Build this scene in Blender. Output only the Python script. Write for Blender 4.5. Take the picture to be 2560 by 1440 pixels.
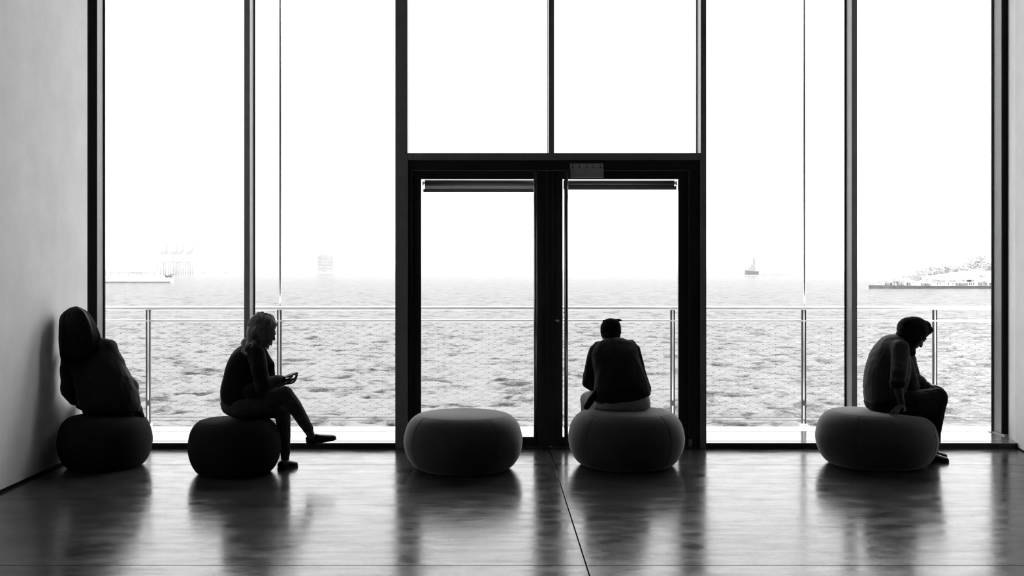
import bpy, bmesh, math, random
import numpy as np
from mathutils import Vector, Matrix, noise
PI = math.pi
for o in list(bpy.data.objects): bpy.data.objects.remove(o)
scene = bpy.context.scene
C = scene.collection

# ------------------------------------------------------------------ camera, sky, exposure
SKY_H = 2.2; F = 2700.0; VX = 1230.0; VY = 672.0; H = 1.65
cam_d = bpy.data.cameras.new('camera'); cam = bpy.data.objects.new('camera', cam_d); C.objects.link(cam)
cam.location = (0, 0, H); cam.rotation_euler = (PI/2, 0, 0)
cam_d.sensor_width = 36; cam_d.lens = 36*F/2560
cam_d.shift_x = (1280-VX)/2560; cam_d.shift_y = -(720-VY)/2560
cam_d.clip_end = 20000; cam_d.clip_start = 0.05
scene.camera = cam
w = bpy.data.worlds.new('sky'); scene.world = w; w.use_nodes = True
bg = w.node_tree.nodes['Background']
bg.inputs[0].default_value = (1, 1, 1, 1)
# even overcast sky: three times as bright at the zenith as at the horizon
wn = w.node_tree; tcw = wn.nodes.new('ShaderNodeTexCoord'); sep = wn.nodes.new('ShaderNodeSeparateXYZ'); mrw = wn.nodes.new('ShaderNodeMapRange')
mrw.inputs['From Min'].default_value = 0; mrw.inputs['From Max'].default_value = 1
mrw.inputs['To Min'].default_value = SKY_H; mrw.inputs['To Max'].default_value = SKY_H*3
wn.links.new(tcw.outputs['Generated'], sep.inputs[0]); wn.links.new(sep.outputs['Z'], mrw.inputs['Value']); wn.links.new(mrw.outputs[0], bg.inputs[1])
sun_d = bpy.data.lights.new('hazy_sun', 'SUN'); sun_d.energy = 3.2; sun_d.angle = math.radians(50)
sun = bpy.data.objects.new('hazy_sun', sun_d); C.objects.link(sun); sun.location = (20, 30, 25)
sun.rotation_euler = Vector((.62, .55, .56)).to_track_quat('Z', 'Y').to_euler()
vs = scene.view_settings
vs.view_transform = 'Standard'; vs.look = 'None'; vs.exposure = 0.0; vs.gamma = 1.0; vs.use_curve_mapping = False
scene.cycles.volume_bounces = 2
scene.cycles.max_bounces = 10; scene.cycles.transparent_max_bounces = 16

def at(px, py, D):
    return Vector(((px-VX)/F*D, D, H-(py-VY)/F*D))
def X(px, D): return (px-VX)/F*D
def Z(py, D): return H-(py-VY)/F*D

# ------------------------------------------------------------------ materials
def mat(name, v, rough=.6, spec=.5, metal=0., bump=0, bscale=40, var=0, vscale=3, sheen=0, coat=0, stretch=None, rvar=0):
    m = bpy.data.materials.new(name); m.use_nodes = True
    nt = m.node_tree; b = nt.nodes['Principled BSDF']
    b.inputs['Base Color'].default_value = (v, v, v, 1)
    b.inputs['Roughness'].default_value = rough; b.inputs['Metallic'].default_value = metal
    b.inputs['Specular IOR Level'].default_value = spec
    if sheen:
        b.inputs['Sheen Weight'].default_value = sheen; b.inputs['Sheen Roughness'].default_value = .5
    if coat: b.inputs['Coat Weight'].default_value = coat
    tc = nt.nodes.new('ShaderNodeTexCoord'); mp = nt.nodes.new('ShaderNodeMapping')
    nt.links.new(tc.outputs['Object'], mp.inputs[0])
    if stretch: mp.inputs['Scale'].default_value = stretch
    if var:
        n = nt.nodes.new('ShaderNodeTexNoise'); n.inputs['Scale'].default_value = vscale
        n.inputs['Detail'].default_value = 6; n.inputs['Roughness'].default_value = .65
        nt.links.new(mp.outputs[0], n.inputs[0])
        mr = nt.nodes.new('ShaderNodeMapRange')
        mr.inputs['From Min'].default_value = .3; mr.inputs['From Max'].default_value = .7
        mr.inputs['To Min'].default_value = max(0, v*(1-var)); mr.inputs['To Max'].default_value = min(1, v*(1+var))
        nt.links.new(n.outputs['Fac'], mr.inputs['Value'])
        nt.links.new(mr.outputs[0], b.inputs['Base Color'])
        if rvar:
            m2 = nt.nodes.new('ShaderNodeMapRange')
            m2.inputs['From Min'].default_value = .3; m2.inputs['From Max'].default_value = .7
            m2.inputs['To Min'].default_value = rough-rvar; m2.inputs['To Max'].default_value = rough+rvar
            nt.links.new(n.outputs['Fac'], m2.inputs['Value']); nt.links.new(m2.outputs[0], b.inputs['Roughness'])
    if bump:
        n2 = nt.nodes.new('ShaderNodeTexNoise'); n2.inputs['Scale'].default_value = bscale; n2.inputs['Detail'].default_value = 4
        nt.links.new(mp.outputs[0], n2.inputs[0])
        bp = nt.nodes.new('ShaderNodeBump'); bp.inputs['Strength'].default_value = bump; bp.inputs['Distance'].default_value = .01
        nt.links.new(n2.outputs['Fac'], bp.inputs['Height']); nt.links.new(bp.outputs[0], b.inputs['Normal'])
    return m

M = {}
M['plaster'] = mat('pale_plaster', .84, .8, .3, bump=.08, bscale=60, var=.07, vscale=2.2)
M['ceiling'] = mat('dark_ceiling', .03, .9, .2, var=.1)
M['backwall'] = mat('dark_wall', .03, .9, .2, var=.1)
M['frame'] = mat('dark_coated_steel', .30, .38, .5, var=.1, vscale=8, bump=.05, bscale=200)
M['frameblack'] = mat('black_coated_steel', .04, .45, .4, var=.1, vscale=8)
M['gasket'] = mat('black_rubber', .012, .7, .3, var=.1)
M['steel'] = mat('brushed_steel', .62, .28, .5, metal=1, var=.08, vscale=20, stretch=(1, 1, .1))
M['handle'] = mat('polished_dark_steel', .5, .2, .5, metal=1, var=.1, vscale=15)
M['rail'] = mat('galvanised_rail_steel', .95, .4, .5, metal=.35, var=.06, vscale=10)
M['rail_shade'] = mat('rail_steel_shade_tone', .06, .5, .5, var=.1, vscale=10)  # darker copy of the rail steel: shade of the post edges as colour
M['cable'] = mat('steel_cable', .12, .4, .5, metal=0, var=.1, vscale=30)
M['sill'] = mat('pale_glossy_sill', .25, .16, .5, var=.04, vscale=3)
M['deck'] = mat('pale_terrace_stone', .78, .6, .4, var=.05, vscale=4)
M['blind'] = mat('grey_blind_fabric', .1, .8, .2, bump=.2, bscale=300, var=.1, vscale=30)
M['blindlight'] = mat('pale_blind_fabric', .45, .8, .2, bump=.2, bscale=300, var=.1, vscale=30)
M['plate'] = mat('grey_plate', .55, .7, .3, var=.08, vscale=30)
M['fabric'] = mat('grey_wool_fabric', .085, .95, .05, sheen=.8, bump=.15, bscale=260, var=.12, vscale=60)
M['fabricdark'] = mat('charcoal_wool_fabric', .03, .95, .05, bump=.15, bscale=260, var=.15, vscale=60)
M['skin'] = mat('skin', .10, .5, .4, bump=.06, bscale=120, var=.06, vscale=12)
M['jacket'] = mat('dark_jacket_cloth', .020, .85, .2, bump=.1, bscale=220, var=.2, vscale=9, sheen=.08)
M['jacket2'] = mat('black_knit', .012, .9, .15, sheen=.12, bump=.12, bscale=220, var=.2, vscale=9)
M['shirt'] = mat('grey_shirt_cloth', .06, .85, .2, sheen=.15, bump=.1, bscale=260, var=.1, vscale=9)
M['jeans'] = mat('grey_denim', .09, .85, .2, bump=.3, bscale=300, var=.25, vscale=14)
M['pale_trousers'] = mat('pale_cotton', .42, .85, .2, bump=.2, bscale=200, var=.1, vscale=8)
M['black_trousers'] = mat('black_cotton', .015, .85, .2, bump=.2, bscale=200, var=.1, vscale=8)
M['shoe'] = mat('black_shoe_leather', .015, .5, .5, var=.15, vscale=20)
M['hairdark'] = mat('black_hair', .010, .55, .2, var=.3, vscale=60, stretch=(1, 1, .2))
M['hairblond'] = mat('blond_hair', .20, .45, .5, var=.55, vscale=45, stretch=(1, 1, .25))
M['scarf'] = mat('patterned_scarf', .25, .8, .2, var=.8, vscale=28, bump=.3, bscale=150)
M['headscarf'] = mat('black_headscarf', .012, .8, .2, var=.2, vscale=20, bump=.2, bscale=150)
M['cap'] = mat('black_cap_cloth', .015, .85, .2, var=.2, vscale=20, bump=.3, bscale=200)
M['lens'] = mat('black_lens', .01, .1, .5)
M['phone'] = mat('black_phone', .012, .2, .5, var=.1)
M['screen'] = mat('dark_phone_glass', .03, .55, .15, var=.1)
M['hull'] = mat('dark_hull', .05, .6, .3, var=.2, vscale=.5)
M['white'] = mat('white_paint', .8, .6, .3, var=.1, vscale=.3)
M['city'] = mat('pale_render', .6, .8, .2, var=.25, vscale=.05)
M['city2'] = mat('grey_render', .24, .8, .2, var=.3, vscale=.5)
M['city3'] = mat('light_grey_render', .33, .8, .2, var=.3, vscale=.5)
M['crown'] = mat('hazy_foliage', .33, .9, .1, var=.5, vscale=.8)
M['grey'] = mat('grey_steelwork', .25, .7, .2, var=.2, vscale=.1)
M['stone'] = mat('dark_seawall_stone', .09, .9, .2, var=.4, vscale=.8)
M['leaf'] = mat('grey_foliage', .2, .9, .1, var=.5, vscale=.6)
M['joint'] = mat('dark_joint', .008, .9, .1)

def glass_mat():
    m = bpy.data.materials.new('clear_glass'); m.use_nodes = True; nt = m.node_tree
    nt.nodes.clear()
    out = nt.nodes.new('ShaderNodeOutputMaterial'); mx = nt.nodes.new('ShaderNodeMixShader')
    tr = nt.nodes.new('ShaderNodeBsdfTransparent'); gl = nt.nodes.new('ShaderNodeBsdfGlossy'); fr = nt.nodes.new('ShaderNodeFresnel')
    tr.inputs[0].default_value = (.97, .97, .97, 1); gl.inputs['Roughness'].default_value = .01; fr.inputs[0].default_value = 1.35
    nt.links.new(fr.outputs[0], mx.inputs[0]); nt.links.new(tr.outputs[0], mx.inputs[1]); nt.links.new(gl.outputs[0], mx.inputs[2])
    nt.links.new(mx.outputs[0], out.inputs[0])
    return m
M['glass'] = glass_mat()

def floor_mat():
    m = mat('polished_concrete', .05, .2, .5)
    nt = m.node_tree; b = nt.nodes['Principled BSDF']
    tc = nt.nodes.new('ShaderNodeNewGeometry')
    def nz(scale, det, stretch=(1, 1, 1)):
        mp = nt.nodes.new('ShaderNodeMapping'); mp.inputs['Scale'].default_value = stretch
        nt.links.new(tc.outputs['Position'], mp.inputs[0])
        n = nt.nodes.new('ShaderNodeTexNoise'); n.inputs['Scale'].default_value = scale; n.inputs['Detail'].default_value = det
        n.inputs['Roughness'].default_value = .65
        nt.links.new(mp.outputs[0], n.inputs[0]); return n
    def rng(src, a, bb, lo=.3, hi=.7):
        r = nt.nodes.new('ShaderNodeMapRange'); r.inputs['From Min'].default_value = lo; r.inputs['From Max'].default_value = hi
        r.inputs['To Min'].default_value = a; r.inputs['To Max'].default_value = bb
        nt.links.new(src, r.inputs['Value']); return r
    n1 = nz(2.2, 8, (1, 1.3, 1)); r1 = rng(n1.outputs['Fac'], .03, .09)
    # hairline cracks: distorted voronoi edges
    mp = nt.nodes.new('ShaderNodeMapping'); nt.links.new(tc.outputs['Position'], mp.inputs[0])
    nd = nz(5, 4); mixv = nt.nodes.new('ShaderNodeMixRGB'); mixv.inputs[0].default_value = .12
    nt.links.new(mp.outputs[0], mixv.inputs[1]); nt.links.new(nd.outputs['Color'], mixv.inputs[2])
    vo = nt.nodes.new('ShaderNodeTexVoronoi'); vo.feature = 'DISTANCE_TO_EDGE'; vo.inputs['Scale'].default_value = 1.6
    nt.links.new(mixv.outputs[0], vo.inputs['Vector'])
    cr = rng(vo.outputs['Distance'], .7, 0, 0, .0028)
    n3 = nz(3.1, 3); gate = rng(n3.outputs['Fac'], 0, 1, .56, .62)
    mu = nt.nodes.new('ShaderNodeMath'); mu.operation = 'MULTIPLY'; nt.links.new(cr.outputs[0], mu.inputs[0]); nt.links.new(gate.outputs[0], mu.inputs[1])
    mx = nt.nodes.new('ShaderNodeMixRGB'); mx.inputs[2].default_value = (.006, .006, .006, 1)
    nt.links.new(mu.outputs[0], mx.inputs[0]); nt.links.new(r1.outputs[0], mx.inputs[1]); nt.links.new(mx.outputs[0], b.inputs['Base Color'])
    n4 = nz(3.5, 7, (1, 1.8, 1)); r4 = rng(n4.outputs['Fac'], .13, .27)
    ad = nt.nodes.new('ShaderNodeMath'); ad.operation = 'MULTIPLY_ADD'; ad.inputs[1].default_value = .0
    nt.links.new(mu.outputs[0], ad.inputs[0]); nt.links.new(r4.outputs[0], ad.inputs[2]); nt.links.new(ad.outputs[0], b.inputs['Roughness'])
    n5 = nz(4.5, 9, (.35, 2.2, 1)); r5 = rng(n5.outputs['Fac'], .18, .50); nt.links.new(r5.outputs[0], b.inputs['Specular IOR Level'])
    n6 = nz(14, 3, (.35, 1.3, 1)); bp = nt.nodes.new('ShaderNodeBump'); bp.inputs['Strength'].default_value = .06; bp.inputs['Distance'].default_value = .01
    nt.links.new(n6.outputs['Fac'], bp.inputs['Height']); nt.links.new(bp.outputs[0], b.inputs['Normal'])
    return m
M['floor'] = floor_mat()

def translucent(name, v):
    m = bpy.data.materials.new(name); m.use_nodes = True; nt = m.node_tree; nt.nodes.clear()
    out = nt.nodes.new('ShaderNodeOutputMaterial'); mx = nt.nodes.new('ShaderNodeMixShader'); a = nt.nodes.new('ShaderNodeBsdfDiffuse'); b = nt.nodes.new('ShaderNodeBsdfTranslucent')
    n = nt.nodes.new('ShaderNodeTexNoise'); n.inputs['Scale'].default_value = 60; mr = nt.nodes.new('ShaderNodeMapRange'); mr.inputs['To Min'].default_value = v*.8; mr.inputs['To Max'].default_value = v*1.2
    nt.links.new(n.outputs['Fac'], mr.inputs['Value'])
    for x in (a, b): nt.links.new(mr.outputs[0], x.inputs['Color'])
    nt.links.new(a.outputs[0], mx.inputs[1]); nt.links.new(b.outputs[0], mx.inputs[2]); nt.links.new(mx.outputs[0], out.inputs[0]); return m
M['blindlight'] = translucent('translucent_blind_fabric', .35)
def water_mat():
    m = mat('sea_water', .02, .12, .5)
    nt = m.node_tree; b = nt.nodes['Principled BSDF']; b.inputs['IOR'].default_value = 1.33
    g = nt.nodes.new('ShaderNodeNewGeometry')
    def nz(sc, det, st, rough=.6):
        mp = nt.nodes.new('ShaderNodeMapping'); mp.inputs['Scale'].default_value = st; nt.links.new(g.outputs['Position'], mp.inputs[0])
        n = nt.nodes.new('ShaderNodeTexNoise'); n.inputs['Scale'].default_value = sc; n.inputs['Detail'].default_value = det
        n.inputs['Roughness'].default_value = rough
        nt.links.new(mp.outputs[0], n.inputs[0]); return n
    a = nz(2.6, 5, (.55, 1, 1)); bp = nt.nodes.new('ShaderNodeBump'); bp.inputs['Strength'].default_value = 1; bp.inputs['Distance'].default_value = .10
    nt.links.new(a.outputs['Fac'], bp.inputs['Height'])
    c = nz(.9, 4, (.5, 1, 1)); b2 = nt.nodes.new('ShaderNodeBump'); b2.inputs['Strength'].default_value = 1; b2.inputs['Distance'].default_value = .28
    nt.links.new(c.outputs['Fac'], b2.inputs['Height']); nt.links.new(bp.outputs[0], b2.inputs['Normal'])
    nt.links.new(b2.outputs[0], b.inputs['Normal'])
    gl = nt.nodes.new('ShaderNodeBsdfGlossy'); gl.inputs['Roughness'].default_value = .12; gl.inputs['Color'].default_value = (.40, .40, .40, 1)
    fr = nt.nodes.new('ShaderNodeFresnel'); fr.inputs[0].default_value = 1.33; df = nt.nodes.new('ShaderNodeBsdfDiffuse'); mxs = nt.nodes.new('ShaderNodeMixShader')
    for n_ in (gl, fr): nt.links.new(b2.outputs[0], n_.inputs['Normal'])
    nt.links.new(fr.outputs[0], mxs.inputs[0]); nt.links.new(df.outputs[0], mxs.inputs[1]); nt.links.new(gl.outputs[0], mxs.inputs[2])
    nt.links.new(mxs.outputs[0], nt.nodes['Material Output'].inputs[0])
    # bright and dark wave reflections, put into the diffuse colour as streaks
    f = nz(.8, 8, (.6, 1, 1), .72); r = nt.nodes.new('ShaderNodeMapRange')
    r.inputs['From Min'].default_value = .40; r.inputs['From Max'].default_value = .50
    r.inputs['To Min'].default_value = .006; r.inputs['To Max'].default_value = .14
    nt.links.new(f.outputs['Fac'], r.inputs['Value']); nt.links.new(r.outputs[0], df.inputs['Color'])
    return m
M['water'] = water_mat()

# ------------------------------------------------------------------ mesh helpers
class MB:
    def __init__(s): s.v = []; s.f = []; s.sm = []
    def add(s, vs_, fs, smooth=False):
        o = len(s.v); s.v += [tuple(p) for p in vs_]; s.f += [tuple(i+o for i in f) for f in fs]; s.sm += [smooth]*len(fs); return s
    def box(s, x0, x1, y0, y1, z0, z1, bev=0.0):
        if bev <= 0:
            s.add([(x0,y0,z0),(x1,y0,z0),(x1,y1,z0),(x0,y1,z0),(x0,y0,z1),(x1,y0,z1),(x1,y1,z1),(x0,y1,z1)],
                  [(0,3,2,1),(4,5,6,7),(0,1,5,4),(1,2,6,5),(2,3,7,6),(3,0,4,7)])
        else:
            bm = bmesh.new(); bmesh.ops.create_cube(bm, size=1)
            for v in bm.verts:
                v.co = Vector(((x0+x1)/2+v.co.x*(x1-x0), (y0+y1)/2+v.co.y*(y1-y0), (z0+z1)/2+v.co.z*(z1-z0)))
            bmesh.ops.bevel(bm, geom=list(bm.edges), offset=bev, segments=2, profile=.5, affect='EDGES')
            bm.verts.index_update()
            s.add([v.co[:] for v in bm.verts], [[v.index for v in f.verts] for f in bm.faces]); bm.free()
        return s
    def tube(s, pts, r, n=10, cap=True, smooth=True):
        pts = [Vector(p) for p in pts]; m = len(pts); rr = r if isinstance(r, (list, tuple)) else [r]*m
        vs_, fs = [], []; ref = None
        for i, p in enumerate(pts):
            t = (pts[min(i+1, m-1)]-pts[max(i-1, 0)]).normalized()
            if ref is None: ref = Vector((0, 0, 1)) if abs(t.z) < .9 else Vector((1, 0, 0))
            a = t.cross(ref).normalized(); b_ = a.cross(t).normalized(); ref = b_
            for k in range(n):
                th = 2*PI*k/n; vs_.append(p+(a*math.cos(th)+b_*math.sin(th))*rr[i])
        for i in range(m-1):
            for k in range(n):
                fs.append((i*n+k, i*n+(k+1) % n, (i+1)*n+(k+1) % n, (i+1)*n+k))
        if cap: fs.append(tuple(reversed(range(n)))); fs.append(tuple(range((m-1)*n, m*n)))
        return s.add(vs_, fs, smooth)
    def grid(s, rows, closed=True, capends=True, smooth=True):
        n = len(rows[0]); vs_ = [p for r in rows for p in r]; fs = []
        for i in range(len(rows)-1):
            for k in range(n if closed else n-1):
                fs.append((i*n+k, i*n+(k+1) % n, (i+1)*n+(k+1) % n, (i+1)*n+k))
        if capends and closed: fs.append(tuple(reversed(range(n)))); fs.append(tuple(range((len(rows)-1)*n, len(rows)*n)))
        return s.add(vs_, fs, smooth)
    def ell(s, c, r, axes=None, n=16, m=10):
        c = Vector(c); r = (r, r, r) if not isinstance(r, (tuple, list)) else r
        A = axes or (Vector((1,0,0)), Vector((0,1,0)), Vector((0,0,1)))
        vs_ = [c-A[2]*r[2]]
        for i in range(1, m):
            ph = -PI/2+PI*i/m
            for k in range(n):
                th = 2*PI*k/n
                vs_.append(c+A[0]*(r[0]*math.cos(ph)*math.cos(th))+A[1]*(r[1]*math.cos(ph)*math.sin(th))+A[2]*(r[2]*math.sin(ph)))
        vs_.append(c+A[2]*r[2]); fs = []
        for k in range(n): fs.append((0, 1+(k+1) % n, 1+k))
        for i in range(m-2):
            for k in range(n): fs.append((1+i*n+k, 1+i*n+(k+1) % n, 1+(i+1)*n+(k+1) % n, 1+(i+1)*n+k))
        l = len(vs_)-1
        for k in range(n): fs.append((l, 1+(m-2)*n+k, 1+(m-2)*n+(k+1) % n))
        return s.add(vs_, fs, True)
    def cone(s, p, q, r0, r1, n=14):        # rounded tapered limb segment
        p = Vector(p); q = Vector(q); d = (q-p); L = d.length; t = d.normalized()
        pts, rr = [], []
        for k in range(5):
            a = PI/2*(k/4.0) ; a = max(a, .12)
            pts.append(p-t*r0*math.cos(a)); rr.append(r0*math.sin(a))
        for k in range(1, 4): pts.append(p+d*k/4); rr.append(r0+(r1-r0)*k/4)
        for k in range(5):
            a = PI/2*(1-k/4.0); a = max(a, .12)
            pts.append(q+t*r1*math.cos(a)); rr.append(r1*math.sin(a))
        return s.tube(pts, rr, n)
    def loft(s, secs, side, n=24):          # secs: (centre, half width along side, half depth)
        side = Vector(side).normalized(); secs = [(Vector(c), a, b) for c, a, b in secs]
        # resample smoothly
        P = []
        m = len(secs)
        for i in range(m-1):
            p0 = secs[max(i-1, 0)]; p1 = secs[i]; p2 = secs[i+1]; p3 = secs[min(i+2, m-1)]
            for k in range(4):
                t = k/4
                def cr(a, b, c, d): return .5*((2*b)+(c-a)*t+(2*a-5*b+4*c-d)*t*t+(3*b-a-3*c+d)*t**3)
                P.append((cr(p0[0], p1[0], p2[0], p3[0]), cr(p0[1], p1[1], p2[1], p3[1]), cr(p0[2], p1[2], p2[2], p3[2])))
        P.append(secs[-1])
        rows = []
        def ring(c, a, b, t):
            nn = t.cross(side).normalized(); sd = nn.cross(t).normalized()
            out = []
            for k in range(n):
                th = 2*PI*k/n; ct, st = math.cos(th), math.sin(th)
                e = .85
                out.append(c+sd*(a*abs(ct)**e*(1 if ct > 0 else -1))+nn*(b*abs(st)**e*(1 if st > 0 else -1)))
            return out
        for i in range(len(P)):
            t = (P[min(i+1, len(P)-1)][0]-P[max(i-1, 0)][0]).normalized()
            if i == 0:
                for q in (.25, .7): rows.append(ring(P[0][0]-t*min(P[0][1], P[0][2])*.5*(1-q), P[0][1]*q**.6, P[0][2]*q**.6, t))
            rows.append(ring(*P[i], t))
            if i == len(P)-1:
                for q in (.7, .25): rows.append(ring(P[i][0]+t*min(P[i][1], P[i][2])*.5*(1-q), P[i][1]*q**.6, P[i][2]*q**.6, t))
        return s.grid(rows)
    def mesh(s, name):
        me = bpy.data.meshes.new(name); me.from_pydata(s.v, [], s.f); me.update()
        me.polygons.foreach_set('use_smooth', s.sm)
        return me
    def build(s, name, material, parent=None, **kw):
        me = s.mesh(name); me.materials.append(material)
        o = bpy.data.objects.new(name, me); C.objects.link(o)
        if parent: o.parent = parent
        tag(o, **kw); return o

def tag(o, label=None, cat=None, group=None, kind=None):
    if label: o['label'] = label
    if cat: o['category'] = cat
    if group: o['group'] = group
    if kind: o['kind'] = kind
    return o
def empty(name, loc=(0, 0, 0), **kw):
    o = bpy.data.objects.new(name, None); C.objects.link(o); o.location = loc; o.empty_display_size = .1
    return tag(o, **kw)
def local(mb, loc):
    mb.v = [(a-loc[0], b-loc[1], c-loc[2]) for a, b, c in mb.v]; return mb

def blob(mb, name, material, parent=None, voxel=.006, smooth=3, folds=None, **kw):
    """many overlapping closed shapes -> ONE continuous skin"""
    me = mb.mesh(name+'_raw'); o = bpy.data.objects.new(name+'_raw', me); C.objects.link(o)
    r = o.modifiers.new('r', 'REMESH'); r.mode = 'VOXEL'; r.voxel_size = voxel; r.use_smooth_shade = True
    sm = o.modifiers.new('s', 'SMOOTH'); sm.iterations = smooth; sm.factor = .5
    dg = bpy.context.evaluated_depsgraph_get(); dg.update()
    me2 = bpy.data.meshes.new_from_object(o.evaluated_get(dg)); me2.name = name
    bpy.data.objects.remove(o); bpy.data.meshes.remove(me)
    if folds:
        amp, sc, stretch = folds
        no = [v.normal.copy() for v in me2.vertices]
        for v, nn in zip(me2.vertices, no):
            p = v.co; q = Vector((p.x*sc*stretch[0], p.y*sc*stretch[1], p.z*sc*stretch[2]))
            d = 1-abs(noise.noise(q))*2.2
            d2 = noise.noise(q*2.7+Vector((3, 1, 7)))
            v.co = p+nn*(amp*(d*.7+d2*.35-.35))
    me2.materials.clear(); me2.materials.append(material)
    for p in me2.polygons: p.use_smooth = True
    ob = bpy.data.objects.new(name, me2); C.objects.link(ob)
    if parent: ob.parent = parent
    return tag(ob, **kw)

# ------------------------------------------------------------------ room
WL = -3.62; DF = 9.92; DG = 10.45; TOP = 7.5; SZ = .051
fl = MB().box(-4.2, 5.4, -8, 10.7, -.14, -.02).build('floor', M['joint'], kind='structure')
xs = [WL-.5, .525, 5.4]; ys = [-8, -6.31, -3.23, -.15, 2.93, 6.01, 9.09, 9.93]
for i in range(2):
    for j in range(len(ys)-1):
        g = .0035
        MB().box(xs[i]+g, xs[i+1]-g, ys[j]+g, ys[j+1]-g, -.03, 0, .0015).build('floor_slab', M['floor'], fl)
MB().box(WL-.3, WL, 5.2, 9.66, .02, TOP+.4).build('wall_left', M['plaster'], kind='structure')
MB().box(WL-.3, WL-.002, -8, 5.2, .02, TOP+.4).build('wall_left_unseen_dark_end', M['backwall'], bpy.data.objects['wall_left'])  # out of view, made dark to cut the light bounced off the wall
MB().box(-4.25, WL-.3, 9.4, 9.66, 0, TOP+.4).build('wall_left_return', M['plaster'], bpy.data.objects['wall_left'])
MB().box(-4.25, -3.92, 9.66, 10.9, 0, TOP+.4).build('wall_left_reveal', M['frameblack'], bpy.data.objects['wall_left'])
MB().box(WL-.02, WL+.006, -8, 9.66, 0, .022).build('shadow_gap_strip_left', M['joint'], kind='structure')  # dark strip in place of the shadow gap below the wall
# right wall: splayed towards the window
pr = [(5.02, 10.63), (4.99, 10.45), (4.84, 9.99), (4.79, 9.72), (4.79, 7.6)]
mb = MB(); rows = []
for x, y in pr: rows.append([Vector((x, y, 0)), Vector((x, y, TOP+.4)), Vector((x+.4, y, TOP+.4)), Vector((x+.4, y, 0))])
mb.grid(rows, smooth=False).build('wall_right', M['plaster'], kind='structure')
MB().box(4.8, 5.2, -8, 7.6, 0, TOP+.4).build('wall_right_unseen_dark_end', M['backwall'], bpy.data.objects['wall_right'])  # unseen stretch, darkened so that it throws less light back
mb = MB(); rows = []
for x, y in pr[2:]: rows.append([Vector((x-.005, y, 0)), Vector((x-.005, y, .012)), Vector((x+.02, y, .012)), Vector((x+.02, y, 0))])
mb.grid(rows, smooth=False).build('baseboard_right', M['joint'], kind='structure')
MB().box(-4.25, 5.4, -8.3, -8, 0, TOP+.4).build('wall_back', M['backwall'], kind='structure')
MB().box(-4.25, 5.4, -8.3, 10.0, TOP, TOP+.3).build('ceiling', M['ceiling'], kind='structure')
MB().box(-4.25, 5.4, 10.0, 10.9, TOP-.02, TOP+.3).build('wall_front', M['frameblack'], kind='structure')

# sills beside the door portal: dark riser, pale nosing, dark groove, pale ledge
PX0, PX1 = X(988, DF), X(1766, DF)
def sill(name, x0, x1):
    r = MB().box(x0, x1, DF, 10.62, 0, SZ-.012).build(name, M['frameblack'], kind='structure')
    MB().box(x0, x1, DF-.004, 10.025, SZ-.012, SZ, .002).build('nosing', M['sill'], r)
    MB().box(x0, x1, 10.045, 10.645, SZ-.012, SZ, .001).build('ledge', M['sill'], r)
    MB().box(x0, x1, 10.025, 10.045, SZ-.014, SZ-.009).build('groove', M['gasket'], r)
sill('trim_1', -3.98, PX0+.003)
sill('trim_2', PX1-.003, 4.86)

# ------------------------------------------------------------------ side glazing
def profile(mb, p0, p1, D, dep=.17, z0=SZ, z1=TOP):
    mb.box(X(p0, D), X(p1, D), D, D+dep, z0, z1, .003)
def glazing(name, posts, panes, xa, xb):
    r = empty(name, (0, DG, 0), kind='structure'); off = r.location
    def ch(mb, n, m, par=r): return local(mb, off).build(n, m, par)
    for (a, b, n) in posts:
        mb = MB(); profile(mb, a, b, DG); ch(mb, n, M['frame'])
        # gasket at the glass line; jambs also get a dark strip as front shade
        xl, xr = X(a, DG), X(b, DG)
        if b < VX: g = MB().box(xr+.0005, xr+.012, DG+.165, DG+.19, SZ, TOP)
        else: g = MB().box(xl-.012, xl-.0005, DG+.165, DG+.19, SZ, TOP)
        ch(g, 'gasket', M['gasket'])
        if n == 'jamb': ch(MB().box(xl-.001, xr+.001, DG-.012, DG-.001, SZ, TOP, .002), 'front_shade_cap', M['gasket'])  # black strip added to give the jamb front its unlit look
    for (a, b) in panes:
        ch(MB().box(a, b, DG+.172, DG+.184, SZ, TOP), 'glass_pane', M['glass'])
    ch(MB().box(xa, xb, DG+.16, DG+.19, TOP-.08, TOP-.02), 'head_rail', M['frame'])
    return r
GX0 = X(1003, 9.95); GX1 = X(1759, 9.95)
glazing('window_1', [(222, 243, 'jamb'), (610, 624.5, 'mullion')], [(-3.83, X(614, DG)-.002), (X(618, DG), GX0-.01)], -3.9, GX0)
glazing('window_3', [(2129.5, 2143, 'mullion'), (2503.5, 2521, 'jamb')], [(GX1+.01, X(2134, DG)-.002), (X(2138, DG), 4.95)], GX1, 4.97)

# ------------------------------------------------------------------ door portal
po = empty('door_1', (X(1377, DF), DF, 0), kind='structure'); OFF = po.location.copy()
def ch(mb, n, m, par=po, **kw): return local(mb, OFF).build(n, m, par, **kw)
mb = MB(); mb.box(PX0, X(1018.5, DF), DF, DF+.17, 0, TOP, .003); ch(mb, 'column', M['frame'])
mb = MB(); mb.box(X(1752, DF), PX1, DF, DF+.17, 0, TOP, .003); ch(mb, 'column', M['frame'])
zt = Z(382, DF); zt2 = Z(400, DF)
ch(MB().box(X(1019, DF), X(1751.5, DF), DF+.004, DF+.17, zt2, zt, .003), 'transom', M['frame'])
ch(MB().box(X(1019.5, DF), X(1751, DF), DF+.02, DF+.17, Z(425, DF), zt2-.001, .002), 'header', M['frameblack'])
ch(MB().box(X(1019.5, DF), X(1029, DF), DF+.02, DF+.17, 0, Z(425, DF), .002), 'door_jamb', M['frameblack'])
ch(MB().box(X(1723.5, DF), X(1751, DF), DF+.02, DF+.17, 0, Z(425, DF), .002), 'door_jamb', M['frameblack'])
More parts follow.
